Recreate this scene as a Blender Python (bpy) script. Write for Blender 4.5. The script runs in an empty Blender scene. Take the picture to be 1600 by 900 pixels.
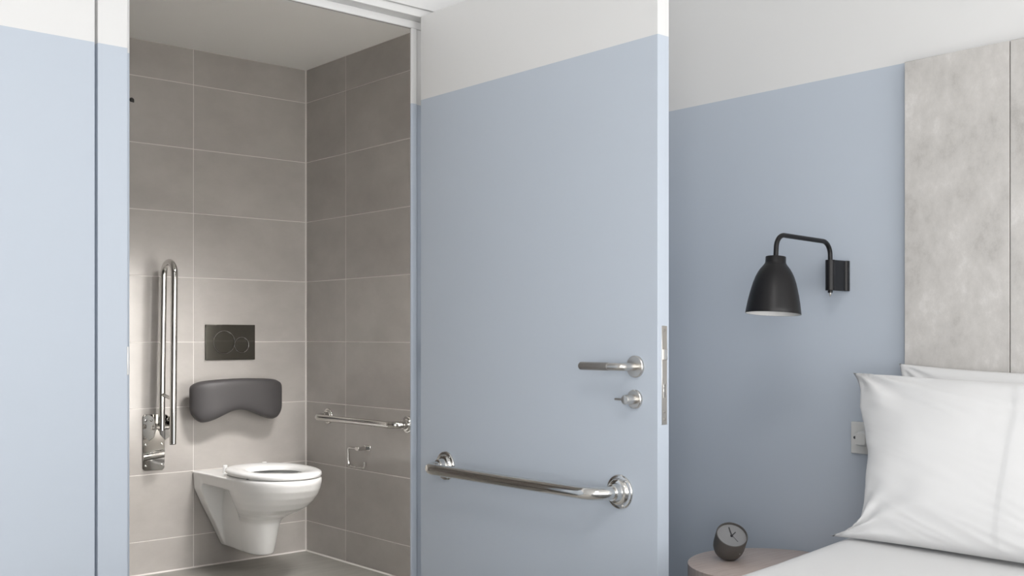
import bpy, bmesh, math, random
from mathutils import Vector, Matrix, noise
random.seed(7)
sc = bpy.context.scene
COL = sc.collection
PI = math.pi

# ------------------------------------------------------------------ camera, light, exposure
HC = 1.081                                   # eye height
cam_d = bpy.data.cameras.new('camera')
cam = bpy.data.objects.new('camera', cam_d); COL.objects.link(cam)
cam_d.sensor_width = 36.0
cam_d.lens = 1662.0 / 1600.0 * 36.0
cam_d.shift_y = 75.0 / 1600.0
cam_d.clip_start = 0.05
cam.location = (0, 0, HC)
cam.rotation_euler = (math.radians(90), 0, math.radians(48.76 - 90))
sc.camera = cam

sc.view_settings.view_transform = 'Standard'
sc.view_settings.look = 'None'
sc.view_settings.gamma = 1
sc.view_settings.use_curve_mapping = False
sc.view_settings.exposure = 0.08

w = bpy.data.worlds.new('world'); sc.world = w; w.use_nodes = True
w.node_tree.nodes['Background'].inputs[0].default_value = (0.90, 0.95, 1.0, 1)
w.node_tree.nodes['Background'].inputs[1].default_value = 1.0

def area(name, loc, rot, sx, sy, power, col):
    d = bpy.data.lights.new(name, 'AREA'); d.shape = 'RECTANGLE'; d.size = sx; d.size_y = sy
    d.energy = power; d.color = col
    o = bpy.data.objects.new(name, d); COL.objects.link(o); o.location = loc; o.rotation_euler = rot
    return o
# daylight entering by the bedroom window in the wall behind the camera
WIN = (-1.0, 2.50, 0.05, 2.05)                # x0, x1, z0, z1 of the window opening
YW = -3.3                                    # window wall
area('daylight', ((WIN[0] + WIN[1]) / 2, YW - 0.16, (WIN[2] + WIN[3]) / 2), (math.radians(90), 0, 0),
     WIN[1] - WIN[0], WIN[3] - WIN[2], 92, (1.0, 0.985, 0.975))
FILL_WIN = (-3.2, -1.1, 0.05, 2.30)               # y0, y1, z0, z1 of a rear window added to fill in light from behind
area('fill_rear', (-2.3 - .16, (FILL_WIN[0] + FILL_WIN[1]) / 2, (FILL_WIN[2] + FILL_WIN[3]) / 2), (math.radians(90), 0, math.radians(-90)),
     FILL_WIN[1] - FILL_WIN[0], FILL_WIN[3] - FILL_WIN[2], 90, (1.0, 0.985, 0.975))

# added round fill lamp on the unseen bedroom ceiling, brightening the low surfaces
CL = (0.55, 0.35, 2.55)
cl_ = bpy.data.lights.new('ceiling_fill_light', 'AREA'); cl_.shape = 'DISK'; cl_.size = .56; cl_.energy = 11; cl_.color = (1.0, .98, .965)
cl_o = bpy.data.objects.new('ceiling_fill_light', cl_); COL.objects.link(cl_o); cl_o.location = (CL[0], CL[1], CL[2] - .075)

# ------------------------------------------------------------------ materials
def mat(name, col, rough=0.5, metal=0.0, **kw):
    m = bpy.data.materials.new(name); m.use_nodes = True
    b = m.node_tree.nodes['Principled BSDF']
    b.inputs['Base Color'].default_value = (*col, 1)
    b.inputs['Roughness'].default_value = rough
    b.inputs['Metallic'].default_value = metal
    for k, v in kw.items(): b.inputs[k].default_value = v
    return m

def N(m, t, **kw):
    n = m.node_tree.nodes.new(t)
    for k, v in kw.items(): setattr(n, k, v)
    return n
def L(m, a, b): m.node_tree.links.new(a, b)
def BS(m): return m.node_tree.nodes['Principled BSDF']

def bump(m, scale, strength, dist=0.002, coord='Object', detail=3):
    tc = N(m, 'ShaderNodeTexCoord'); nz = N(m, 'ShaderNodeTexNoise'); bp = N(m, 'ShaderNodeBump')
    nz.inputs['Scale'].default_value = scale; nz.inputs['Detail'].default_value = detail
    bp.inputs['Strength'].default_value = strength; bp.inputs['Distance'].default_value = dist
    L(m, tc.outputs[coord], nz.inputs['Vector']); L(m, nz.outputs['Fac'], bp.inputs['Height'])
    L(m, bp.outputs['Normal'], BS(m).inputs['Normal'])

def mottled(m, cols, scale, stretch=(1, 1, 1), detail=6, rough=0.6, lo=.3, hi=.7, world=False, rand=0.0):
    src = N(m, 'ShaderNodeNewGeometry').outputs['Position'] if world else N(m, 'ShaderNodeTexCoord').outputs['Object']
    mp = N(m, 'ShaderNodeMapping'); mp.inputs['Scale'].default_value = stretch
    nz = N(m, 'ShaderNodeTexNoise'); nz.inputs['Scale'].default_value = scale; nz.inputs['Detail'].default_value = detail
    nz.inputs['Roughness'].default_value = rough
    cr = N(m, 'ShaderNodeValToRGB')
    cr.color_ramp.elements[0].position = lo; cr.color_ramp.elements[0].color = (*cols[0], 1)
    cr.color_ramp.elements[1].position = hi; cr.color_ramp.elements[1].color = (*cols[-1], 1)
    for i, c in enumerate(cols[1:-1]):
        e = cr.color_ramp.elements.new(lo + (hi - lo) * (i + 1) / (len(cols) - 1)); e.color = (*c, 1)
    L(m, src, mp.inputs['Vector'])
    if rand:
        oi = N(m, 'ShaderNodeObjectInfo'); mu = N(m, 'ShaderNodeMath', operation='MULTIPLY'); mu.inputs[1].default_value = rand
        ad = N(m, 'ShaderNodeVectorMath', operation='ADD'); cb = N(m, 'ShaderNodeCombineXYZ')
        L(m, oi.outputs['Random'], mu.inputs[0])
        for k in range(3): L(m, mu.outputs[0], cb.inputs[k])
        L(m, mp.outputs['Vector'], ad.inputs[0]); L(m, cb.outputs[0], ad.inputs[1]); L(m, ad.outputs[0], nz.inputs['Vector'])
    else:
        L(m, mp.outputs['Vector'], nz.inputs['Vector'])
    L(m, nz.outputs['Fac'], cr.inputs['Fac']); L(m, cr.outputs['Color'], BS(m).inputs['Base Color'])
    return nz, cr

PAINT_Z = 1.789                              # height at which the blue paint stops on walls, frame and door
BLUE = (0.533, 0.590, 0.666); WHITE = (0.775, 0.775, 0.77)
def two_tone(name, rough):
    m = mat(name, BLUE, rough)
    g = N(m, 'ShaderNodeNewGeometry'); sp = N(m, 'ShaderNodeSeparateXYZ')
    gt = N(m, 'ShaderNodeMath', operation='GREATER_THAN'); gt.inputs[1].default_value = PAINT_Z
    mx = N(m, 'ShaderNodeMix', data_type='RGBA')
    mx.inputs[6].default_value = (*BLUE, 1); mx.inputs[7].default_value = (*WHITE, 1)
    L(m, g.outputs['Position'], sp.inputs[0]); L(m, sp.outputs['Z'], gt.inputs[0])
    L(m, gt.outputs[0], mx.inputs[0]); L(m, mx.outputs[2], BS(m).inputs['Base Color'])
    bump(m, 220, 0.05, 0.001)
    return m

M = {}
M['wallpaint'] = two_tone('two_tone_wall_paint', 0.65)
M['doorpaint'] = two_tone('two_tone_satin_paint', 0.42)
M['white'] = mat('white_paint', WHITE, 0.6)
M['bathceil'] = mat('bathroom_ceiling_paint', (0.82, 0.81, 0.79), 0.8)
M['plain'] = mat('plain_bathroom_wall', (0.40, 0.37, 0.35), 0.4)
M['grout'] = mat('pale_grout', (0.72, 0.69, 0.66), 0.8)
m = M['tile'] = mat('grey_porcelain_tile', (0.38, 0.36, 0.34), 0.16)
BS(m).inputs['Specular IOR Level'].default_value = 0.5
nz, cr = mottled(m, [(0.425, 0.400, 0.378), (0.465, 0.440, 0.416), (0.505, 0.480, 0.455)], 3.2, (1, 1, 1.6), 8, 0.62, .3, .7, rand=11.0)
m = M['bathfloor'] = mat('bathroom_floor', (0.2, 0.2, 0.18), 0.35)
mottled(m, [(0.27, 0.262, 0.24), (0.34, 0.33, 0.305)], 5, (1, 6, 1), 5, 0.6)
m = M['wood_floor'] = mat('bedroom_oak_floor', (0.5, 0.4, 0.3), 0.45)
mottled(m, [(0.66, 0.62, 0.57), (0.74, 0.71, 0.66)], 3, (1, 12, 1), 6)
M['chrome'] = mat('polished_chrome', (0.70, 0.69, 0.67), 0.07, 1.0)
M['steel'] = mat('satin_stainless_steel', (0.62, 0.60, 0.57), 0.28, 1.0)
M['grip'] = mat('knurled_steel', (0.42, 0.40, 0.38), 0.45, 1.0)
bump(M['grip'], 900, 0.6, 0.001)
M['darkmetal'] = mat('dark_glossy_flush_plate', (0.19, 0.185, 0.165), 0.05, 1.0)
M['ceramic'] = mat('white_glazed_ceramic', (0.90, 0.90, 0.895), 0.10)
M['seat'] = mat('white_toilet_seat_plastic', (0.90, 0.90, 0.895), 0.18)
M['vinyl'] = mat('dark_grey_vinyl', (0.066, 0.062, 0.064), 0.5)
M['bracket'] = mat('black_plastic_bracket', (0.03, 0.03, 0.03), 0.5)
M['lamp'] = mat('matt_black_lacquer', (0.011, 0.0105, 0.0115), 0.36)
BS(M['lamp']).inputs['Specular IOR Level'].default_value = 0.3
M['lampin'] = mat('white_shade_lining', (0.85, 0.85, 0.84), 0.5)
M['bulb'] = mat('frosted_bulb_glass', (0.9, 0.9, 0.88), 0.3)
M['plastic'] = mat('white_switch_plastic', (0.74, 0.74, 0.72), 0.3)
M['hole'] = mat('dark_screw', (0.08, 0.08, 0.08), 0.5)
m = M['concrete'] = mat('concrete_look_laminate', (0.5, 0.48, 0.45), 0.55)
nz, cr = mottled(m, [(0.43, 0.412, 0.392), (0.54, 0.522, 0.50), (0.605, 0.585, 0.562), (0.72, 0.70, 0.68)], 7.0, (1, 1, .75), 14, 0.74, .34, .66, rand=7.0)
bump(m, 60, 0.15, 0.002)
m = M['ash'] = mat('pale_ash_veneer', (0.6, 0.5, 0.44), 0.45)
mottled(m, [(0.62, 0.50, 0.44), (0.71, 0.59, 0.53), (0.75, 0.64, 0.58)], 7, (1.2, 14, 1.2), 6, 0.6)
M['clock'] = mat('taupe_grey_clock_case', (0.115, 0.108, 0.10), 0.42)
M['clockface'] = mat('grey_clock_face', (0.30, 0.30, 0.305), 0.5)
M['hand'] = mat('charcoal_clock_hand', (0.03, 0.03, 0.033), 0.4)
m = M['linen'] = mat('white_cotton', (0.77, 0.77, 0.77), 0.85)
BS(m).inputs['Sheen Weight'].default_value = 0.15
bump(m, 900, 0.12, 0.0006)
M['bedbase'] = mat('grey_bed_base_fabric', (0.35, 0.35, 0.36), 0.9)
M['winframe'] = mat('white_window_frame', (0.8, 0.8, 0.8), 0.4)
M['black'] = mat('black_rubber', (0.02, 0.02, 0.02), 0.5)

# ------------------------------------------------------------------ mesh helpers
def obj(name, bm, m, parent=None, smooth=True, angle=35, bevel=0.0, seg=2, kind=None):
    bmesh.ops.recalc_face_normals(bm, faces=bm.faces)
    me = bpy.data.meshes.new(name); bm.to_mesh(me); bm.free()
    if smooth:
        for p in me.polygons: p.use_smooth = True
        me.set_sharp_from_angle(angle=math.radians(angle))
    ms = m if isinstance(m, (list, tuple)) else [m]
    for q in ms: me.materials.append(M[q])
    o = bpy.data.objects.new(name, me); COL.objects.link(o)
    if bevel:
        b = o.modifiers.new('bevel', 'BEVEL'); b.width = bevel; b.segments = seg; b.limit_method = 'ANGLE'
    if parent: o.parent = parent
    if kind: o['kind'] = kind
    return o

def tag(o, label, cat=None, kind=None, group=None):
    o['label'] = label
    if cat: o['category'] = cat
    if kind: o['kind'] = kind
    if group: o['group'] = group
    return o

def empty(name, loc, rot=(0, 0, 0)):
    o = bpy.data.objects.new(name, None); COL.objects.link(o); o.location = loc; o.rotation_euler = rot
    o.empty_display_size = .05
    return o

def child(parent, o):
    """parent o, whose mesh is in world coordinates, below an Empty that stands elsewhere"""
    o.parent = parent
    o.matrix_parent_inverse = Matrix.LocRotScale(parent.location, parent.rotation_euler, None).inverted()
    return o

def box(bm, a, b):
    vs = [bm.verts.new((x, y, z)) for x in (a[0], b[0]) for y in (a[1], b[1]) for z in (a[2], b[2])]
    for f in ((0, 1, 3, 2), (4, 6, 7, 5), (0, 4, 5, 1), (2, 3, 7, 6), (0, 2, 6, 4), (1, 5, 7, 3)):
        bm.faces.new([vs[i] for i in f])
    return bm
def B(a, b): return box(bmesh.new(), a, b)

def loft(bm, rings, cap0=True, cap1=True, mi=0):
    rv = [[bm.verts.new(p) for p in r] for r in rings]
    n = len(rv[0])
    for a, b in zip(rv, rv[1:]):
        for i in range(n):
            f = bm.faces.new((a[i], a[(i + 1) % n], b[(i + 1) % n], b[i])); f.material_index = mi
    if cap0: bm.faces.new(rv[0][::-1]).material_index = mi
    if cap1: bm.faces.new(rv[-1]).material_index = mi
    return rv

def basis(d):
    d = Vector(d).normalized()
    u = d.cross(Vector((0, 0, 1)))
    if u.length < 1e-3: u = d.cross(Vector((1, 0, 0)))
    u.normalize(); return u, d.cross(u).normalized(), d

def lathe(bm, prof, origin, axis, n=40, mi=0, cap0=True, cap1=True):
    """prof: (distance along axis, radius)"""
    u, v, d = basis(axis); o = Vector(origin)
    rings = [[o + d * s + (u * math.cos(2 * PI * k / n) + v * math.sin(2 * PI * k / n)) * max(r, 1e-5) for k in range(n)] for s, r in prof]
    return loft(bm, rings, cap0, cap1, mi)
def LT(prof, origin, axis, n=40, **k):
    bm = bmesh.new(); lathe(bm, prof, origin, axis, n, **k); return bm

def fillet(pts, r, n=8):
    pts = [Vector(p) for p in pts]; rs = r if isinstance(r, (list, tuple)) else [r] * len(pts)
    out = [pts[0]]
    for i in range(1, len(pts) - 1):
        p, a, b = pts[i], (pts[i - 1] - pts[i]).normalized(), (pts[i + 1] - pts[i]).normalized()
        ang = a.angle(b); t = rs[i] / math.tan(ang / 2); c = p + (a + b).normalized() * (rs[i] / math.sin(ang / 2))
        s, e = p + a * t - c, p + b * t - c
        tot = s.angle(e); ax = s.cross(e).normalized()
        for k in range(n + 1): out.append(c + Matrix.Rotation(tot * k / n, 3, ax) @ s)
    out.append(pts[-1]); return out

def tube(bm, pts, r, n=20, cap=True):
    pts = [Vector(p) for p in pts]
    t0 = (pts[1] - pts[0]).normalized(); u, v, _ = basis(t0)
    rings = []
    for i, p in enumerate(pts):
        t = (pts[min(i + 1, len(pts) - 1)] - pts[max(i - 1, 0)]).normalized()
        q = t0.rotation_difference(t); u = q @ u; v = q @ v; t0 = t
        rr = r[i] if isinstance(r, list) else r
        rings.append([p + (u * math.cos(2 * PI * k / n) + v * math.sin(2 * PI * k / n)) * rr for k in range(n)])
    loft(bm, rings, cap, cap); return bm
def TB(pts, r, n=20): return tube(bmesh.new(), pts, r, n)

def prism(bm, poly, f0, f1):
    """poly of 2D points; f0/f1 map a 2D point to 3D for the two ends"""
    return loft(bm, [[f0(p) for p in poly], [f1(p) for p in poly]])

# ------------------------------------------------------------------ the bedroom
XH, YP, YB, XR = 2.584, 2.59, 4.712, 2.752   # head wall, partition face, bathroom back wall, bathroom right wall
XL0, ZC, ZCB = -2.3, 2.55, 2.419             # far left wall, bedroom ceiling, bathroom ceiling
TH = 0.064                                   # partition thickness
OX0, OX1, OZ = 1.014, 1.950, 2.041           # door opening

S = lambda name, bm, m, label, **k: tag(obj(name, bm, m, kind='structure', **k), label)
S('floor', B((XL0, YW, -0.10), (XH, YP + TH, 0)), 'wood_floor', 'pale wooden floor of the bedroom', smooth=False)
S('floor_bathroom', B((0.2, YP + TH, -0.10), (XR, YB, 0)), 'bathfloor', 'grey floor of the tiled bathroom', smooth=False)
S('ceiling', B((XL0 - .12, YW - .12, ZC), (XH + .2, YP + TH, ZC + .1)), 'white', 'white ceiling of the bedroom', smooth=False)
S('ceiling_bathroom', B((0.1, YP + TH, ZCB), (XR + .1, YB + .1, ZCB + .1)), 'bathceil', 'plain painted ceiling of the tiled bathroom', smooth=False)
bm = bmesh.new()
G0, G1 = 0.933, 0.941                        # groove between wall and door frame
box(bm, (XL0, YP, 0), (G0, YP + TH, ZC))
box(bm, (G0, YP, 2.068), (2.03, YP + TH, ZC))
box(bm, (2.03, YP, 0), (XH + .2, YP + TH, ZC))
S('wall_left', bm, 'wallpaint', 'partition wall beside the doorway, pale blue below and white above', smooth=False)
S('wall_right', B((XH, YW, 0), (XH + .12, YP, ZC)), 'wallpaint', 'bedroom wall behind lamp and headboard, blue below and white above', smooth=False)
bm = bmesh.new()
box(bm, (XL0 - .12, YW - .12, 0), (XL0, FILL_WIN[0], ZC)); box(bm, (XL0 - .12, FILL_WIN[1], 0), (XL0, YP + TH, ZC))
box(bm, (XL0 - .12, FILL_WIN[0], 0), (XL0, FILL_WIN[1], FILL_WIN[2])); box(bm, (XL0 - .12, FILL_WIN[0], FILL_WIN[3]), (XL0, FILL_WIN[1], ZC))
S('wall_rear', bm, 'white', 'plain white bedroom wall behind the camera', smooth=False)
bm = bmesh.new()
box(bm, (XL0, YW - .12, 0), (WIN[0], YW, ZC)); box(bm, (WIN[1], YW - .12, 0), (XH + .12, YW, ZC))
box(bm, (WIN[0], YW - .12, 0), (WIN[1], YW, WIN[2])); box(bm, (WIN[0], YW - .12, WIN[3]), (WIN[1], YW, ZC))
S('wall_window', bm, 'white', 'white bedroom wall with the window', smooth=False)
wf = S('fill_window_2', B((XL0 - .08, FILL_WIN[0], FILL_WIN[2]), (XL0 - .03, FILL_WIN[1], FILL_WIN[2] + .05)), 'winframe', 'added white framed window behind the camera, letting in fill light', smooth=False)
for nm, a, b in (('frame_rail', (XL0 - .08, FILL_WIN[0], FILL_WIN[3] - .05), (XL0 - .03, FILL_WIN[1], FILL_WIN[3])),
                 ('frame_stile', (XL0 - .08, FILL_WIN[0], FILL_WIN[2] + .05), (XL0 - .03, FILL_WIN[0] + .05, FILL_WIN[3] - .05)),
                 ('frame_stile', (XL0 - .08, FILL_WIN[1] - .05, FILL_WIN[2] + .05), (XL0 - .03, FILL_WIN[1], FILL_WIN[3] - .05))):
    obj(nm, B(a, b), 'winframe', wf, smooth=False)
wf = S('window_1', B((WIN[0], YW - .08, WIN[2]), (WIN[1], YW - .03, WIN[2] + .05)), 'winframe', 'white framed bedroom window', smooth=False)
for nm, a, b in (('frame_rail', (WIN[0], YW - .08, WIN[3] - .05), (WIN[1], YW - .03, WIN[3])),
                 ('frame_stile', (WIN[0], YW - .08, WIN[2] + .05), (WIN[0] + .05, YW - .03, WIN[3] - .05)),
                 ('frame_stile', (WIN[1] - .05, YW - .08, WIN[2] + .05), (WIN[1], YW - .03, WIN[3] - .05)),
                 ('mullion', (.60, YW - .08, WIN[2] + .05), (.65, YW - .03, WIN[3] - .05))):
    obj(nm, B(a, b), 'winframe', wf, smooth=False)

cl_e = empty('fill_ceiling_lamp', CL); tag(cl_e, 'added unseen fill lamp, round and white, on the ceiling above the bed foot', 'lamp')
child(cl_e, obj('fill_lamp_base', LT([(0, .30), (.05, .30), (.055, .295)], (CL[0], CL[1], CL[2] - .0002), (0, 0, -1), 48), 'white'))
child(cl_e, cl_o)

# bathroom shell and tiles
bm = bmesh.new()
box(bm, (0.2, YP + TH, 0), (.93, YP + TH + .01, ZCB)); box(bm, (.93, YP + TH, 2.08), (2.03, YP + TH + .01, ZCB)); box(bm, (2.03, YP + TH, 0), (XR, YP + TH + .01, ZCB))
S('wall_bathroom_front', bm, 'plain', 'grey bathroom side of the partition wall, out of sight', smooth=False)
S('wall_bathroom_left', B((0.1, YP + TH, 0), (0.2, YB, ZCB)), 'plain', 'grey bathroom wall out of sight beside the doorway', smooth=False)
GD = 0.0009                                  # grout sits this far behind the tile faces
wb = S('wall_bathroom_back', B((0.2, YB + GD, 0), (XR + .1, YB + .1, ZCB)), 'grout', 'grey tiled bathroom wall behind the toilet', smooth=False)
wr = S('wall_bathroom_right', B((XR + GD, YP + TH, 0), (XR + .1, YB + GD, ZCB)), 'grout', 'grey tiled bathroom wall with the grab bar', smooth=False)
rows = [0.0] + [0.153 + .3 * k for k in range(8)] + [ZCB]
g = 0.0018
tile_cache = {}
def tile(parent, a, b):
    c = [(p + q) / 2 for p, q in zip(a, b)]
    key = tuple(round(q - p, 4) for p, q in zip(a, b))
    if key not in tile_cache:
        o = obj('tile', B([p - k for p, k in zip(a, c)], [p - k for p, k in zip(b, c)]), 'tile', parent, bevel=0.0009, seg=1)
        tile_cache[key] = o
    else:
        o = tile_cache[key].copy(); COL.objects.link(o); o.parent = parent
    o.location = c
for x0, x1 in ((2.1545, XR - .0015), (1.5545, 2.1545), (.9545, 1.5545), (.3545, .9545)):
    for z0, z1 in zip(rows, rows[1:]):
        tile(wb, (x0 + g, YB, z0 + g), (x1 - g, YB + .009, z1 - g))
for y0, y1 in ((4.345, YB - .0015), (3.745, 4.345), (3.145, 3.745), (2.66, 3.145)):
    for z0, z1 in zip(rows, rows[1:]):
        tile(wr, (XR, y0 + g, z0 + g), (XR + .009, y1 - g, z1 - g))
# added fill lights at the bathroom ceiling for tiles and toilet, behind the door leaf
dl = empty('bath_ceiling_fill', (2.30, 3.05, ZCB)); tag(dl, 'added fill light with round trim in the bathroom ceiling, hidden behind the door', 'light')
child(dl, obj('fill_ring', LT([(0, .034), (.002, .046), (.006, .046), (.006, .034)], (2.30, 3.05, ZCB - .006), (0, 0, 1), 32, cap0=False, cap1=False), 'white'))
def lamp_spot(name, loc, aim, watts, cone, blend, soft):
    ld = bpy.data.lights.new(name, 'SPOT'); ld.energy = watts; ld.color = (1.0, .975, .95); ld.spot_size = math.radians(cone); ld.spot_blend = blend; ld.shadow_soft_size = soft
    lo = bpy.data.objects.new(name, ld); COL.objects.link(lo); lo.location = loc
    lo.rotation_euler = (Vector(aim) - Vector(loc)).to_track_quat('-Z', 'Y').to_euler(); child(dl, lo)
lamp_spot('bath_fill_wide', (2.30, 3.05, ZCB - .02), (2.30, 3.05, 0), 12, 130, .9, .25)
lamp_spot('bath_fill_spot', (2.30, 3.05, ZCB - .02), (1.66, YB, .25), 440, 60, 1.0, .34)
# added soft fill panel facing the bathroom back wall, hidden by the door
im = empty('bath_fill_panel', (2.52, YP + TH, 1.0)); tag(im, 'added rectangular fill light panel inside the bathroom, hidden behind the open door', 'fill light')
child(im, obj('fill_panel_body', B((2.36, YP + TH + .0105, .45), (2.68, YP + TH + .03, 1.60)), 'chrome', bevel=.002))
a_ = area('fill_panel_light', (2.52, YP + TH + .04, 1.0), (math.radians(-90), 0, 0), .32, 1.1, 22, (1.0, .98, .96)); child(im, a_)
# pale sealant beads in the corners
bm = bmesh.new(); r = .006
prism(bm, [(0, 0), (-r, 0), (0, -r)], lambda p: (XR + p[0], YB + p[1], 0), lambda p: (XR + p[0], YB + p[1], ZCB))
prism(bm, [(0, 0), (-r, 0), (0, r)], lambda p: (0.2, YB + p[0], p[1]), lambda p: (XR, YB + p[0], p[1]))
prism(bm, [(0, 0), (-r, 0), (0, r)], lambda p: (XR + p[0], YP + TH, p[1]), lambda p: (XR + p[0], YB, p[1]))
S('trim_1', bm, 'grout', 'thin pale sealant line along the bathroom corner and floor', smooth=False)

# door frame (front flush with the partition, groove round it, rebate and stop)
YS = YP + .044
fr = empty('trim_2', (OX0, YP, 0)); tag(fr, 'blue and white painted door frame of the bathroom doorway', kind='structure')
def fp(name, a, b, m='doorpaint', bevel=.0015):
    return child(fr, obj(name, B(a, b), m, bevel=bevel, seg=2))
fp('jamb', (G1, YP, 0), (OX0, YP + TH, 2.062))
fp('jamb', (OX1, YP, 0), (2.022, YP + TH, 2.062))
fp('head', (OX0, YP, OZ), (OX1, YP + TH, 2.062))
fp('stop', (OX0, YS, 0), (1.036, YP + TH + .001, 2.018))
fp('stop', (1.903, YS, 0), (1.923, YS + .008, 2.018), bevel=.001)
fp('rebate', (1.915, YS + .0079, 0), (OX1, YP + TH, 2.018), bevel=0)
fp('stop', (OX0, YS, 2.018), (OX1, YP + TH + .001, OZ))
fp('shadow_gap', (G0, YP + .020, 0), (G1, YP + TH, 2.068), bevel=0)
fp('shadow_gap', (G1, YP + .010, 2.062), (2.03, YP + TH, 2.068), bevel=0)
fp('shadow_gap', (2.022, YP + .010, 0), (2.03, YP + TH, 2.062), bevel=0)
o = fp('seal', (1.036, YS + .003, 2.0165), (1.903, YS + .007, 2.018), 'grip', 0)
o = fp('strike_plate', (OX0 - .002, YP - .0015, .985), (OX0 + .0025, YS - .002, 1.055), 'steel', .0008); tag(o, 'small satin steel strike plate')

# ------------------------------------------------------------------ the door
XD, DT = 1.899, 0.040
DY0, DY1 = 1.648, 2.582
door = empty('door_1', (XD + DT, DY1, 0)); tag(door, 'open door leaf, blue below and white above, with steel pull bar', kind='structure')
D = lambda o, label=None: (child(door, o), tag(o, label) if label else o)[0]
D(obj('leaf', B((XD, DY0, .008), (XD + DT, DY1, 2.04)), 'doorpaint', bevel=.0015))
for z in (.25, 1.02, 1.80):
    D(obj('hinge', LT([(0, .006), (.09, .006)], (XD + DT + .004, DY1 + .002, z - .045), (0, 0, 1), 16), 'steel'))
NX = (-1, 0, 0)
# lever handle on a round rose
ly, lz = 1.716, 1.008
rose = D(obj('lever_handle', LT([(0, .026), (.006, .026), (.0075, .0245), (.008, .01)], (XD, ly, lz), NX, 48), 'steel'), 'satin steel lever handle on a round rose')
path = fillet([(XD - .006, ly, lz), (XD - .052, ly, lz), (XD - .052, ly + .040, lz)], .0105, 8)
def sub(par, o, label=None):
    o.parent = par; o.matrix_parent_inverse = Matrix.Translation(door.location).inverted() if par.parent is door else Matrix()
    o.matrix_parent_inverse = Matrix.Identity(4)
    if label: tag(o, label)
    return o
sub(rose, obj('lever_neck', TB(path, .0095, 24), 'steel'))
sub(rose, obj('lever_grip', LT([(0, .0088), (.001, .0098), (.094, .0098), (.096, .0085)], (XD - .052, ly + .040, lz), (0, 1, 0), 28), 'grip'), 'dark knurled steel grip')
# thumb turn
ty, tz = 1.718, .930
rose = D(obj('thumb_turn', LT([(0, .0225), (.006, .0225), (.0075, .021), (.008, .009)], (XD, ty, tz), NX, 44), 'steel'), 'satin steel thumb turn on a round rose')
sub(rose, obj('knob', LT([(0, .0115), (.030, .0115), (.033, .0105), (.034, .004)], (XD - .006, ty, tz), NX, 28), 'steel'))
sub(rose, obj('turn_pin', B((XD - .036, ty + .006, tz - .0025), (XD - .030, ty + .036, tz + .0025)), 'grip', bevel=.001))

def grab_bar(bar_name, root, p0, p1, out, rad, off, fl, z, run, drop=0.0):
    """p0/p1: ends along the wall; out: unit vector away from the wall; run: unit vector p0->p1"""
    out = Vector(out); p0 = Vector(p0); p1 = Vector(p1)
    pts = fillet([p0 + out * .004, p0 + out * off, p1 + out * off, p1 + out * .004], off * .62, 12)
    bar = obj(bar_name, TB(pts, rad, 28), 'chrome')
    parts = []
    for p in (p0, p1):
        f = obj('flange', LT([(0, fl), (.003, fl), (.0055, fl * .955), (.0065, fl * .86), (.0065, fl * .80), (.012, fl * .74), (.0145, fl * .68),
                              (.0155, fl * .55), (.019, rad * 1.36), (.030, rad * 1.30), (.032, rad * 1.18), (.032, rad * .9)], p, out, 48), 'chrome')
        parts.append(f)
        u, v, d = basis(out)
        for k in range(3):
            a = PI / 2 + .35 + 2 * PI * k / 3
            q = p + (u * math.cos(a) + v * math.sin(a)) * fl * .84 + out * .006
            s = obj('screw', LT([(0, .0042), (.002, .0040), (.003, .0025)], q, out, 12), 'chrome'); s.parent = f
    return bar, parts
bar, fl = grab_bar('pull_bar', door, (XD, 2.458, .703), (XD, 1.768, .703), (-1, 0, 0), .0158, .082, .042, .7, (0, -1, 0))
D(bar, 'polished chrome pull bar across the door')
for f in fl: sub(bar, f)
# mortice lock in the closing edge
pl = D(obj('lock_plate', B((1.9125, DY0 - .0012, .872), (1.931, DY0 + .001, 1.105)), 'steel', bevel=.0006, seg=1), 'satin steel lock plate')
lx = 1.922
bm = bmesh.new(); prism(bm, [(-.006, 0), (.006, 0), (.006, -.003), (-.004, -.011)], lambda p: (lx + p[0] + .002, DY0 + p[1], 1.025), lambda p: (lx + p[0] + .002, DY0 + p[1], 1.05))
sub(pl, obj('latch', bm, 'steel', bevel=.0006, seg=1))
sub(pl, obj('bolt_slot', B((lx - .004, DY0 - .0018, .935), (lx + .005, DY0, .968)), 'chrome', bevel=.0004, seg=1))
sub(pl, obj('bolt_gap', B((lx - .0005, DY0 - .0022, .936), (lx + .0012, DY0 - .001, .967)), 'black', smooth=False))
for z in (.885, .902, 1.094): sub(pl, obj('screw', LT([(0, .0032), (.0008, .003), (.001, .0012)], (lx, DY0 - .001, z), (0, -1, 0), 12), 'grip'))

# ------------------------------------------------------------------ toilet
TX = 2.335
def egg(z, hw, yf, yb, yc=4.275, n=64, e=2.2, eb=2.7):
    out = []
    for k in range(n):
        a = 2 * PI * k / n; c, s = math.cos(a), math.sin(a)
        x = hw * math.copysign(abs(c) ** (2 / e), c)
        y = (yb - yc if s > 0 else yc - yf) * math.copysign(abs(s) ** (2 / (eb if s > 0 else 2.0)), s)
        out.append((TX + x, yc + y, z))
    return out
toilet = empty('toilet', (TX, YB, 0)); tag(toilet, 'white wall-hung ceramic toilet with open seat below grey backrest', 'toilet')
T = lambda o, label=None: (child(toilet, o), tag(o, label) if label else o)[0]
bm = bmesh.new()
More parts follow.
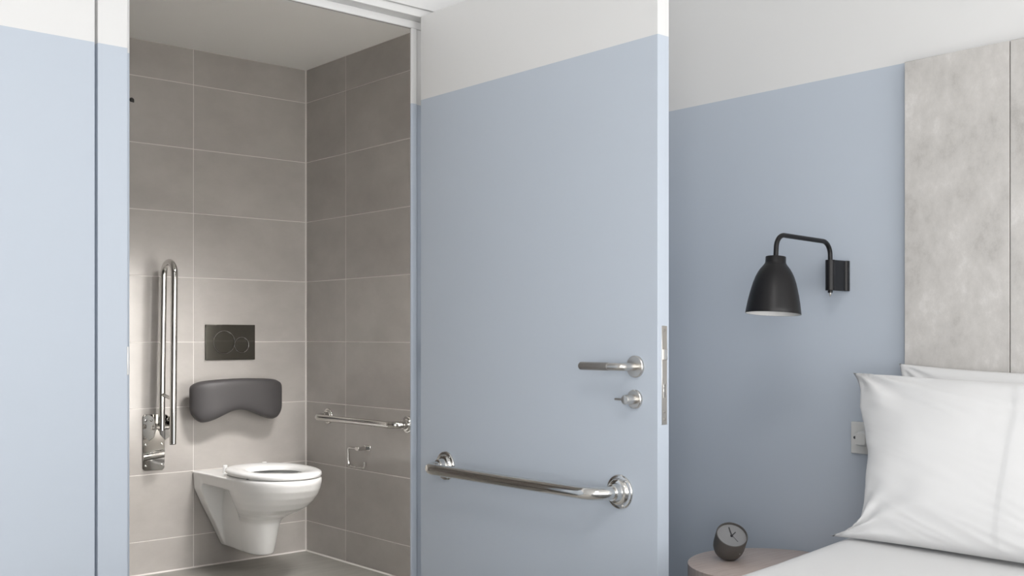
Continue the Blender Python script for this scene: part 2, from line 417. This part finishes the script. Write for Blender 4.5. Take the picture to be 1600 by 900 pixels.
# bowl with its hollow, foot below
loft(bm, [egg(.092, .046, 4.340, 4.55, 4.42), egg(.098, .056, 4.326, 4.55, 4.42), egg(.15, .066, 4.312, 4.55, 4.42), egg(.205, .074, 4.302, 4.54, 4.41), egg(.24, .080, 4.294, 4.53, 4.40),
          egg(.258, .090, 4.280, 4.51, 4.38), egg(.275, .110, 4.248, 4.49, 4.35), egg(.295, .132, 4.190, 4.47, 4.31), egg(.32, .150, 4.132, 4.47, 4.285), egg(.35, .164, 4.086, 4.48),
          egg(.38, .174, 4.050, 4.50), egg(.41, .180, 4.026, 4.52), egg(.44, .183, 4.014, 4.54), egg(.454, .183, 4.014, 4.54), egg(.460, .179, 4.018, 4.535),
          egg(.460, .135, 4.065, 4.46), egg(.445, .130, 4.07, 4.455), egg(.39, .12, 4.085, 4.44), egg(.33, .09, 4.16, 4.41), egg(.30, .04, 4.24, 4.34)])
# deck towards the wall
def srect(z, hw, y0, y1): return [(TX - hw, y0, z), (TX + hw, y0, z), (TX + hw, y1, z), (TX - hw, y1, z)]
loft(bm, [srect(.400, .176, 4.34, YB - .003), srect(.452, .187, 4.30, YB - .003)])
# tapered wall flange
L_ = [(-.187, .452, .085), (-.182, .372, .082), (-.150, .300, .074), (-.100, .205, .062), (-.046, .092, .050)]
prof = L_ + [(-x, z, t) for x, z, t in L_[::-1]]
loft(bm, [[(TX + x, YB - .003, z) for x, z, t in prof], [(TX + x * .985, YB - t, z) for x, z, t in prof]])
# web joining foot and flange
def trap(z, hf, hb, y0, y1): return [(TX - hf, y0, z), (TX + hf, y0, z), (TX + hb, y1, z), (TX - hb, y1, z)]
loft(bm, [trap(.0935, .054, .044, 4.42, YB - .003), trap(.15, .066, .054, 4.42, YB - .003), trap(.24, .080, .062, 4.40, YB - .003), trap(.42, .080, .062, 4.38, YB - .003)])
body = T(obj('bowl', bm, 'ceramic', angle=180))
rm = body.modifiers.new('remesh', 'REMESH'); rm.mode = 'VOXEL'; rm.voxel_size = .0050; rm.use_smooth_shade = True
sm = body.modifiers.new('smooth', 'SMOOTH'); sm.factor = .5; sm.iterations = 6
bm = bmesh.new()
hole = lambda z, d: egg(z, .112 + d, 4.105 - d, 4.395 + d, e=2.1, eb=2.2)
ZS = .0155
seat_rings = [egg(.4500 + ZS, .180, 4.018, 4.535), egg(.4495 + ZS, .150, 4.05, 4.49), hole(.4495 + ZS, .008), hole(.453 + ZS, .001), hole(.462 + ZS, .001), hole(.470 + ZS, .012),
              egg(.4745 + ZS, .148, 4.055, 4.50), egg(.473 + ZS, .170, 4.030, 4.525), egg(.467 + ZS, .181, 4.017, 4.536), egg(.456 + ZS, .183, 4.015, 4.537), egg(.4500 + ZS, .180, 4.018, 4.535)]
loft(bm, seat_rings, False, False); bmesh.ops.remove_doubles(bm, verts=bm.verts, dist=1e-5)
seat = T(obj('seat', bm, 'seat', angle=60))
for sx in (-1, 1):
    h = obj('hinge_post', LT([(0, .010), (.004, .011), (.034, .011), (.037, .008)], (TX + sx * .100, 4.553, .450), (0, 0, 1), 20), 'seat'); child(toilet, h)
    h = obj('buffer', LT([(0, .006), (.009, .006)], (TX + sx * .160, 4.215, .4575), (0, 0, 1), 12), 'black'); child(toilet, h)
    h = obj('fixing_cap', LT([(0, .013), (.010, .013), (.014, .009)], (TX + sx * .056, 4.615, .375), (sx, 0, 0), 16), 'ceramic'); child(toilet, h)

# flush plate
fp_ = empty('flush_plate', (2.338, YB, 1.05)); tag(fp_, 'dark glossy dual flush plate on tiles above the backrest', 'flush plate')
child(fp_, obj('plate', B((2.210, YB - .008, .967), (2.466, YB - .0002, 1.135)), 'darkmetal', bevel=.002))
for nm, x, z, r in (('large_button', 2.304, 1.051, .053), ('small_button', 2.394, 1.038, .036)):
    child(fp_, obj('button_ring', LT([(0, r + .002), (.0026, r + .002), (.0032, r + .001), (.0026, r), (0, r)], (x, YB - .0078, z), (0, -1, 0), 48, cap0=False, cap1=False), 'chrome'))
    b = child(fp_, obj(nm, LT([(0, r), (.0022, r), (.003, r - .0008), (.003, r - .0022), (.0018, r - .0032), (.0018, .005)], (x, YB - .0075, z), (0, -1, 0), 48), 'darkmetal', angle=12))

# backrest pad
pad = empty('backrest', (TX, YB, .70)); tag(pad, 'dark grey padded toilet backrest with arched lower edge', 'backrest')
bm = bmesh.new(); nu, nv = 56, 26
front, back = [], []
for i in range(nu + 1):
    u = -1 + 2 * i / nu; cu, cb = [], []
    for j in range(nv + 1):
        v = -1 + 2 * j / nv
        x = .236 * u
        top = .882 - .012 * u * u - .012 * abs(u) ** 12
        low = .734 - .052 * (1 - math.cos(PI * min(abs(u) / .82, 1))) / 2 + .045 * max(0, (abs(u) - .80) / .20) ** 2.4
        zc, h = (top + low) / 2, (top - low) / 2
        cr_ = (1 - abs(u) ** 7) * (1 - abs(v) ** 6); th = .032 * max(cr_, 0) ** .45
        y = 4.606 + .030 * abs(u) ** 3.2
        sq = 1 - .06 * abs(v) ** 8
        cu.append((TX + x * sq, y - th, zc + h * v)); cb.append((TX + x * sq, y + th * .8, zc + h * v))
    front.append(cu); back.append(cb)
def grid(bm, g):
    vs = [[bm.verts.new(p) for p in r] for r in g]
    for a, b in zip(vs, vs[1:]):
        for j in range(len(a) - 1): bm.faces.new((a[j], b[j], b[j + 1], a[j + 1]))
grid(bm, front); grid(bm, back)
bmesh.ops.remove_doubles(bm, verts=bm.verts, dist=2e-4)
child(pad, obj('cushion', bm, 'vinyl', angle=180))
for x in (-.10, .10):
    child(pad, obj('bracket', TB(fillet([(TX + x, YB, .80), (TX + x, 4.63, .80)], 0, 2), .014), 'bracket'))
    child(pad, obj('bracket_plate', LT([(0, .034), (.006, .034), (.008, .030)], (TX + x, YB - .0002, .80), (0, -1, 0), 32), 'bracket'))

# fold-up support rail
RX = 1.986
fr_ = empty('folding_support_rail', (RX, YB, .47)); tag(fr_, 'chrome hinged support rail folded upright against bathroom tiles', 'support rail')
bm = bmesh.new()
def rrect(w_, h_, r, n=6):
    out = []
    for cx, cz, a0 in ((w_ - r, h_ - r, 0), (-w_ + r, h_ - r, 90), (-w_ + r, -h_ + r, 180), (w_ - r, -h_ + r, 270)):
        for k in range(n + 1):
            a = math.radians(a0 + 90 * k / n); out.append((cx + r * math.cos(a), cz + r * math.sin(a)))
    return out
pp = rrect(.052, .128, .016)
prism(bm, pp, lambda p: (1.962 + p[0], YB - .0002, .598 + p[1]), lambda p: (1.962 + p[0], YB - .005, .598 + p[1]))
plate = child(fr_, obj('wall_plate', bm, 'chrome', bevel=.002))
for dx, dz in ((-.038, .10), (.038, .10), (-.038, -.01), (.038, -.01), (-.038, -.105), (.038, -.105)):
    child(fr_, obj('screw', LT([(0, .006), (.002, .0055), (.0035, .003)], (1.962 + dx, YB - .005, .598 + dz), (0, -1, 0), 14), 'chrome'))
# pressed ridge and hinge cheeks
bm = bmesh.new(); prism(bm, [(-.05, 0), (-.042, .004), (-.02, .006), (.03, .006), (.05, 0)], lambda p: (1.913, YB - .004 - p[1] * 1.6, .535 + p[0] * .4), lambda p: (2.011, YB - .004 - p[1] * 1.6, .545 + p[0] * .4))
child(fr_, obj('ridge', bm, 'chrome', angle=60))
for x in (1.940, 2.016):
    bm = bmesh.new(); prism(bm, [(0, .725), (.055, .715), (.075, .690), (.075, .655), (.055, .625), (0, .605)], lambda p: (x - .0025, YB - .004 - p[0], p[1]), lambda p: (x + .0025, YB - .004 - p[0], p[1]))
    child(fr_, obj('hinge_cheek', bm, 'chrome', bevel=.001, seg=1))
child(fr_, obj('pivot', LT([(0, .009), (.002, .011), (.098, .011), (.100, .009)], (1.930, YB - .054, .668), (1, 0, 0), 20), 'chrome'))
child(fr_, obj('pivot_cap', LT([(0, .016), (.008, .016), (.010, .012)], (2.022, YB - .054, .668), (1, 0, 0), 20), 'bracket'))
Y1, Y2 = 4.662, 4.548
pts = fillet([(RX - .010, Y1 - .006, .655), (RX + .004, Y1, 1.412), (RX + .004, Y2, 1.412), (RX - .006, Y2 - .006, .602)], .0565, 16)
child(fr_, obj('rail', TB(pts, .0150, 24), 'chrome'))
child(fr_, obj('end_cap', LT([(0, .0135), (.003, .0135)], (RX - .006, Y2 - .006, .5995), (0, 0, 1), 20), 'bracket'))
child(fr_, obj('strut', TB([(RX - .006, Y1 - .004, .818), (RX - .004, Y2 - .004, .800)], .008, 16), 'chrome'))

# wall grab bar and paper holder on the right wall
gb = empty('grab_bar', (XR, 4.17, .69)); tag(gb, 'short chrome grab bar on the right-hand bathroom wall', 'grab bar')
bar, fl = grab_bar('bar', gb, (XR, 4.50, .690), (XR, 3.836, .690), (-1, 0, 0), .0158, .078, .038, .69, (0, -1, 0))
child(gb, bar)
for f in fl: f.parent = bar
ph = empty('paper_holder', (XR, 4.15, .55)); tag(ph, 'small empty chrome toilet paper holder below the grab bar', 'paper holder')
child(ph, obj('mount', B((XR - .006, 4.128, .548), (XR - .0002, 4.176, .574)), 'chrome', bevel=.002))
child(ph, obj('back_arm', B((XR - .058, 4.146, .552), (XR - .004, 4.174, .570)), 'chrome', bevel=.002))
child(ph, obj('wire', TB(fillet([(XR - .052, 4.150, .561), (XR - .052, 4.238, .561), (XR - .052, 4.238, .474), (XR - .052, 4.100, .474), (XR - .052, 4.100, .505)], .014, 6), .0062, 14), 'chrome'))

hk = empty('wall_hook', (1.868, YB, 2.13)); tag(hk, 'tiny dark hook high on tiles just past the left door jamb', 'hook')
child(hk, obj('hook_base', LT([(0, .010), (.004, .010), (.006, .007)], (1.861, YB - .0002, 2.14), (0, -1, 0), 16), 'black'))
child(hk, obj('hook_arm', TB(fillet([(1.861, YB - .004, 2.14), (1.861, YB - .022, 2.14), (1.861, YB - .022, 2.125)], .006, 5), .004, 10), 'black'))

# ------------------------------------------------------------------ headboard
hb = empty('headboard', (XH, .6, 0)); tag(hb, 'tall concrete-look panelled headboard behind the bed', 'headboard')
child(hb, obj('batten', B((XH - .014, -.24, .05), (XH - .0002, 1.35, 1.74)), 'black', smooth=False))
y = 1.386
for k in range(6):
    child(hb, obj('panel', B((XH - .032, y - .2655, .02), (XH - .014, y, 1.7825)), 'concrete', bevel=.001, seg=1)); y -= .268

# ------------------------------------------------------------------ wall lamp
lamp = empty('wall_lamp', (XH, 1.575, 1.24)); tag(lamp, 'black metal reading lamp with bell shade on the blue wall', 'lamp')
A = lambda o, label=None: (child(lamp, o), tag(o, label) if label else o)[0]
PX, PY = 2.507, 1.573
# extruded bracket: round front, web, half round at the wall
A(obj('wall_plate', LT([(0, .0095), (.0815, .0095)], (XH - .008, 1.569, 1.2025), (0, 0, 1), 28), 'lamp', bevel=.0008))
A(obj('wall_pad', B((XH - .006, 1.561, 1.2025), (XH - .0002, 1.577, 1.284)), 'lamp', bevel=.0005))
A(obj('bracket_web', B((PX, 1.565, 1.2025), (XH - .018, 1.577, 1.284)), 'lamp', bevel=.001))
A(obj('bracket_sleeve', LT([(0, .0125), (.0815, .0125)], (PX, PY, 1.2025), (0, 0, 1), 32), 'lamp', bevel=.0008))
tl = math.radians(4.5)
dx, dz = -math.cos(tl * .31), math.sin(tl * .31)         # arm direction, rising slightly away from the wall
px, pz = -math.sin(tl), -math.cos(tl)        # down through the shade
LA = .242
p1 = Vector((PX, PY, 1.331)); p2 = p1 + Vector((dx, 0, dz)) * LA; p3 = p2 + Vector((px, 0, pz)) * .062
A(obj('arm', TB(fillet([(PX, PY, 1.196), p1, p2, p3], [0, .036, .034, 0], 10), .0062, 20), 'lamp'))
A(obj('arm_tip', LT([(0, .003), (.008, .0025), (.010, .001)], (PX, PY, 1.197), (0, 0, -1), 12), 'steel'))
top = p2 + Vector((px, 0, pz)) * .056
out = [(0, .008), (.0005, .0240), (.0015, .0252), (.015, .0254), (.019, .0268), (.024, .0305), (.032, .0370), (.042, .0430), (.052, .0477), (.068, .0533), (.084, .0575), (.100, .0612), (.1165, .0645), (.132, .0670), (.1445, .0688)]
sh = A(obj('shade', LT(out + [(.1450, .0685), (.1445, .0680)], top, (px, 0, pz), 64, cap1=False), 'lamp', angle=50))
inn = [(s, r - .0009) for s, r in out[2:]][::-1]; inn[0] = (.1447, .0681)
ln = obj('lining', LT(inn, top, (px, 0, pz), 64, cap0=False), 'lampin', angle=60); ln.parent = sh; tag(ln, 'white inner lining')
bl = obj('bulb', LT([(.016, .013), (.045, .014), (.06, .024), (.08, .030), (.098, .026), (.108, .012), (.110, .001)], top, (px, 0, pz), 32), 'bulb', angle=80); bl.parent = sh

# ------------------------------------------------------------------ socket with plug
so = empty('wall_socket', (XH, 1.510, .8085)); tag(so, 'white wall socket with plug, half hidden behind pillow', 'socket')
child(so, obj('socket_plate', B((XH - .009, 1.467, .766), (XH - .0002, 1.553, .851)), 'plastic', bevel=.002))
child(so, obj('screw', LT([(0, .0042), (.0012, .004)], (XH - .0085, 1.541, .8085), (-1, 0, 0), 14), 'hole'))
child(so, obj('screw', LT([(0, .0042), (.0012, .004)], (XH - .0085, 1.479, .8085), (-1, 0, 0), 14), 'hole'))
bm = bmesh.new(); pr = rrect(.0195, .0205, .007)
loft(bm, [[(XH - .009 - d, 1.503 + p[0] * s, .8085 + p[1] * s) for p in pr] for d, s in ((0, 1), (.018, .97), (.034, .80), (.038, .70))])
child(so, obj('plug', bm, 'plastic', angle=40))

# ------------------------------------------------------------------ bedside table and clock
nt = empty('bedside_table', (2.360, 1.656, 0)); tag(nt, 'round pale ash bedside table between bed and door', 'table')
cx, cy, NZ, NR = 2.360, 1.656, .480, .2175
child(nt, obj('table_top', LT([(0, NR - .004), (.004, NR), (.058, NR), (.060, NR - .0025)], (cx, cy, NZ - .060), (0, 0, 1), 96), 'ash', angle=40))
child(nt, obj('pedestal', LT([(0, .045), (.40, .045)], (cx, cy, .02), (0, 0, 1), 40), 'ash'))
child(nt, obj('foot', LT([(0, .15), (.016, .15), (.020, .146)], (cx, cy, 0), (0, 0, 1), 64), 'ash', angle=40))

ck_p = Vector((2.322, 1.768, NZ))
az = math.radians(41.2)                      # horizontal direction back to the camera
tocam = -Vector((math.cos(math.atan2(1.757, 2.325)), math.sin(math.atan2(1.757, 2.325)), 0))
right = Vector((.752, -.659, 0))
axis = (tocam * math.cos(math.radians(49)) + right * .19 + Vector((0, 0, 1)) * math.sin(math.radians(49))).normalized()
ck = empty('alarm_clock', ck_p); tag(ck, 'small taupe cup-shaped alarm clock tilted back on bedside table', 'clock')
R = .0420
bot = [(-.010, .001), (-.0095, .010), (-.007, .020), (-.002, .029), (.006, .0365), (.017, .0405), (.028, R)]
case = bot + [(.070, R), (.0715, R - .001), (.0715, R - .0026), (.064, R - .0030)]
low = 1e9; u, v, d = basis(axis)
for s, r in case:
    for k in range(64):
        low = min(low, (d * s + (u * math.cos(k * PI / 32) + v * math.sin(k * PI / 32)) * r).z)
ko = ck_p - Vector((0, 0, low)) - Vector((axis.x, axis.y, 0)) * .012
child(ck, obj('case', LT(case, ko, axis, 64, cap1=False), 'clock', angle=50))
dial = child(ck, obj('dial', LT([(.063, R - .002), (.0645, R - .002), (.0646, .002)], ko, axis, 64), 'clockface', angle=30))
upv = (Vector((0, 0, 1)) - axis * axis.z).normalized(); rt = upv.cross(axis).normalized()
def hand(name, ang, ln_, wd, tail, hgt):
    a = math.radians(ang); dr = upv * math.cos(a) + rt * math.sin(a); sd = dr.cross(axis)
    bm = bmesh.new(); c = ko + axis * hgt
    poly = [(-tail, -wd), (ln_, -wd * .8), (ln_, wd * .8), (-tail, wd)]
    prism(bm, poly, lambda p: c + dr * p[0] + sd * p[1], lambda p: c + dr * p[0] + sd * p[1] + axis * .0008)
    h = obj(name, bm, 'hand', smooth=False); h.parent = dial; h.matrix_parent_inverse = Matrix.Identity(4)
hand('hour_hand', 48, .018, .0015, .003, .0652); hand('minute_hand', -3, .028, .0014, .003, .0664); hand('second_hand', 152, .025, .0005, .004, .0676)
h = obj('hand_boss', LT([(.0646, .0034), (.0686, .0032)], ko, axis, 20), 'hand'); h.parent = dial
fdir = (tocam * .8 + right * .55).normalized(); fdir = (fdir - axis * fdir.dot(axis)).normalized()
child(ck, obj('logo_dot', LT([(0, .0015), (.0006, .0013)], ko + axis * .036 + fdir * (R - .0002), fdir, 12), 'plastic'))

# ------------------------------------------------------------------ bed
bed = empty('bed', (1.5, .6, 0)); tag(bed, 'low double bed pushed against the panelled headboard', 'bed')
def edge(x): return 1.408 + (x - 2.26) * .1426          # left side of the bedding
bx0, bx1 = .42, XH - .036
child(bed, obj('bed_base', B((bx0 + .05, -.18, .10), (bx1, 1.18, .32)), 'bedbase', bevel=.02))
child(bed, obj('mattress', B((bx0 + .03, -.20, .32), (bx1, 1.20, .562)), 'linen', bevel=.04, seg=4))
for x in (bx0 + .15, bx1 - .12):
    for yy in (-.1, 1.1): child(bed, obj('leg', LT([(0, .022), (.11, .028)], (x, yy, 0), (0, 0, 1), 20), 'black'))
# quilt: a padded sheet with rounded sides hanging over the mattress
bm = bmesh.new(); nx, ny = 110, 120
prof = []                                     # (t, z drop) across: bottom left, up, over, down
g2 = []
for i in range(nx + 1):
    x = bx0 + .02 + (bx1 - .004 - bx0 - .02) * i / nx
    yl, yr = edge(x), -.30
    row = []
    for j in range(ny + 1):
        t = j / ny
        if t < .14:   q = t / .14; yy, z = yl - .012 * math.sin(q * PI), .27 + (.585 - .27) * q * .93
        elif t > .86: q = (1 - t) / .14; yy, z = yr - .012 * math.sin(q * PI), .27 + (.585 - .27) * q * .93
        else:
            s = (t - .14) / .72; ed = min(s, 1 - s); k = min(ed / .032, 1)
            rise = math.sqrt(max(0, 1 - (1 - k) ** 2))
            z = .563 + .037 * rise; yy = yl + (yr - yl) * s
        nzv = noise.noise(Vector((x * 2.2, yy * 2.6, 1.3))) * .0035 + noise.noise(Vector((x * 7, yy * 5, 4.3))) * .0012
        row.append((x, yy + (noise.noise(Vector((x * 5, z * 3, 9))) * .008 if z < .55 else 0), z + nzv))
    g2.append(row)
grid(bm, g2)
q = obj('quilt', bm, 'linen', angle=180); so_ = q.modifiers.new('solid', 'SOLIDIFY'); so_.thickness = .012; so_.offset = -1
tag(q, 'smooth white quilt covering the bed', 'quilt')

# ------------------------------------------------------------------ pillows
def pillow(name, origin, udir, vdir, a, b, T_, sag_side, sag_top, seed, label, hem=None, wr=1.0, ears=None, n=110, ex=.40):
    """origin: centre; udir: across, vdir: up; the outline draws in between the pointed corners"""
    udir = Vector(udir).normalized(); vdir = Vector(vdir).normalized(); nd = udir.cross(vdir).normalized(); o = Vector(origin)
    bm = bmesh.new(); F_, K_ = [], []
    for i in range(n + 1):
        u = -1 + 2 * i / n; f, k = [], []
        for j in range(n + 1):
            v = -1 + 2 * j / n
            x = a * u * (1 - sag_side(v) * u * u)
            y_ = b * v * (1 - (sag_top if v > 0 else sag_top * .3) * (1 - abs(u) ** 3) * v * v)
            c = max(0, (1 - abs(u) ** 2.4) * (1 - abs(v) ** 2.4)); t = T_ * c ** ex
            ed = max(abs(u), abs(v)); flat = min(1, (1 - ed) / .05)
            dist = math.hypot(1 - abs(u), 1 - abs(v)); ang = math.atan2(1.0001 - abs(v), 1.0001 - abs(u))
            fold = wr * .009 * math.sin(ang * 11 + seed + 2.2 * noise.noise(Vector((u * 3, v * 3, seed)))) * math.exp(-dist * 3.4) * min(1, dist * 7)
            soft = wr * .0035 * noise.noise(Vector((u * 1.7 + seed, v * 2.1, seed)))
            w_ = noise.noise(Vector((u * 1.6 + seed, v * 9 + u * 5, seed + 3)))
            crease = wr * .0022 * (1 - abs(w_) * 2) * math.exp(-(1 - abs(v)) * 2.0)
            side = wr * .007 * math.exp(-(1 - abs(u)) * 8) * noise.noise(Vector((seed, v * 5.5, 2.0)))
            step = 0.0
            if hem is not None:
                hh = hem - .10 * max(0, v) ** 3
                step = .0024 / (1 + math.exp(-(u - hh) * 220))
            bend = ears(u, v) if ears else Vector((0, 0, 0))
            P_ = o + udir * x + vdir * y_ + bend
            f.append(P_ + nd * (t + (fold + soft + crease + side + step) * flat)); k.append(P_ - nd * (t * .8 - fold * .4 * flat))
        F_.append(f); K_.append(k)
    grid(bm, F_); grid(bm, K_); bmesh.ops.remove_doubles(bm, verts=bm.verts, dist=3e-4)
    return tag(obj(name, bm, 'linen', angle=180), label, 'pillow', group='white pillows on the bed')

# +u runs to the right in the picture (towards -y), front faces the room (-x)
def ear1(u, v):
    k = max(0, -u) ** 5
    return Vector((-.010 * k * max(0, -v) ** 3, .004 * k * max(0, -v) ** 4 + .050 * k * max(0, v) ** 4, -.004 * k * max(0, v) ** 3 - .012 * max(0, v) ** 3 * (u + 1) / 2))
lean = Vector((.17, 0, .385))
pillow('pillow', Vector((2.338, 1.045, .602 + .196)), (0, -1, 0), lean, .36, .212, .080, (lambda v: .136 * max(0, 1 - v * 1.9) if v > 0 else (.136 + .10 * -v) * (1 - (-v) ** 9)), .085, 1.7,
       'front white pillow leaning back, with a pointed upper corner', hem=.12, ears=ear1, wr=1.7)
def ear2(u, v): return Vector((0, 0, -.022 * max(0, v) ** 2 * (u + 1) / 2))
lean2 = Vector((.050, 0, .385))
pillow('pillow', Vector((2.488, 1.010, .602 + .206)), (0, -1, 0), lean2, .370, .205, .050, (lambda v: .05 * (1 - v ** 4)), .04, 4.1,
       'rear white pillow standing upright against the headboard', wr=.6, ears=ear2)
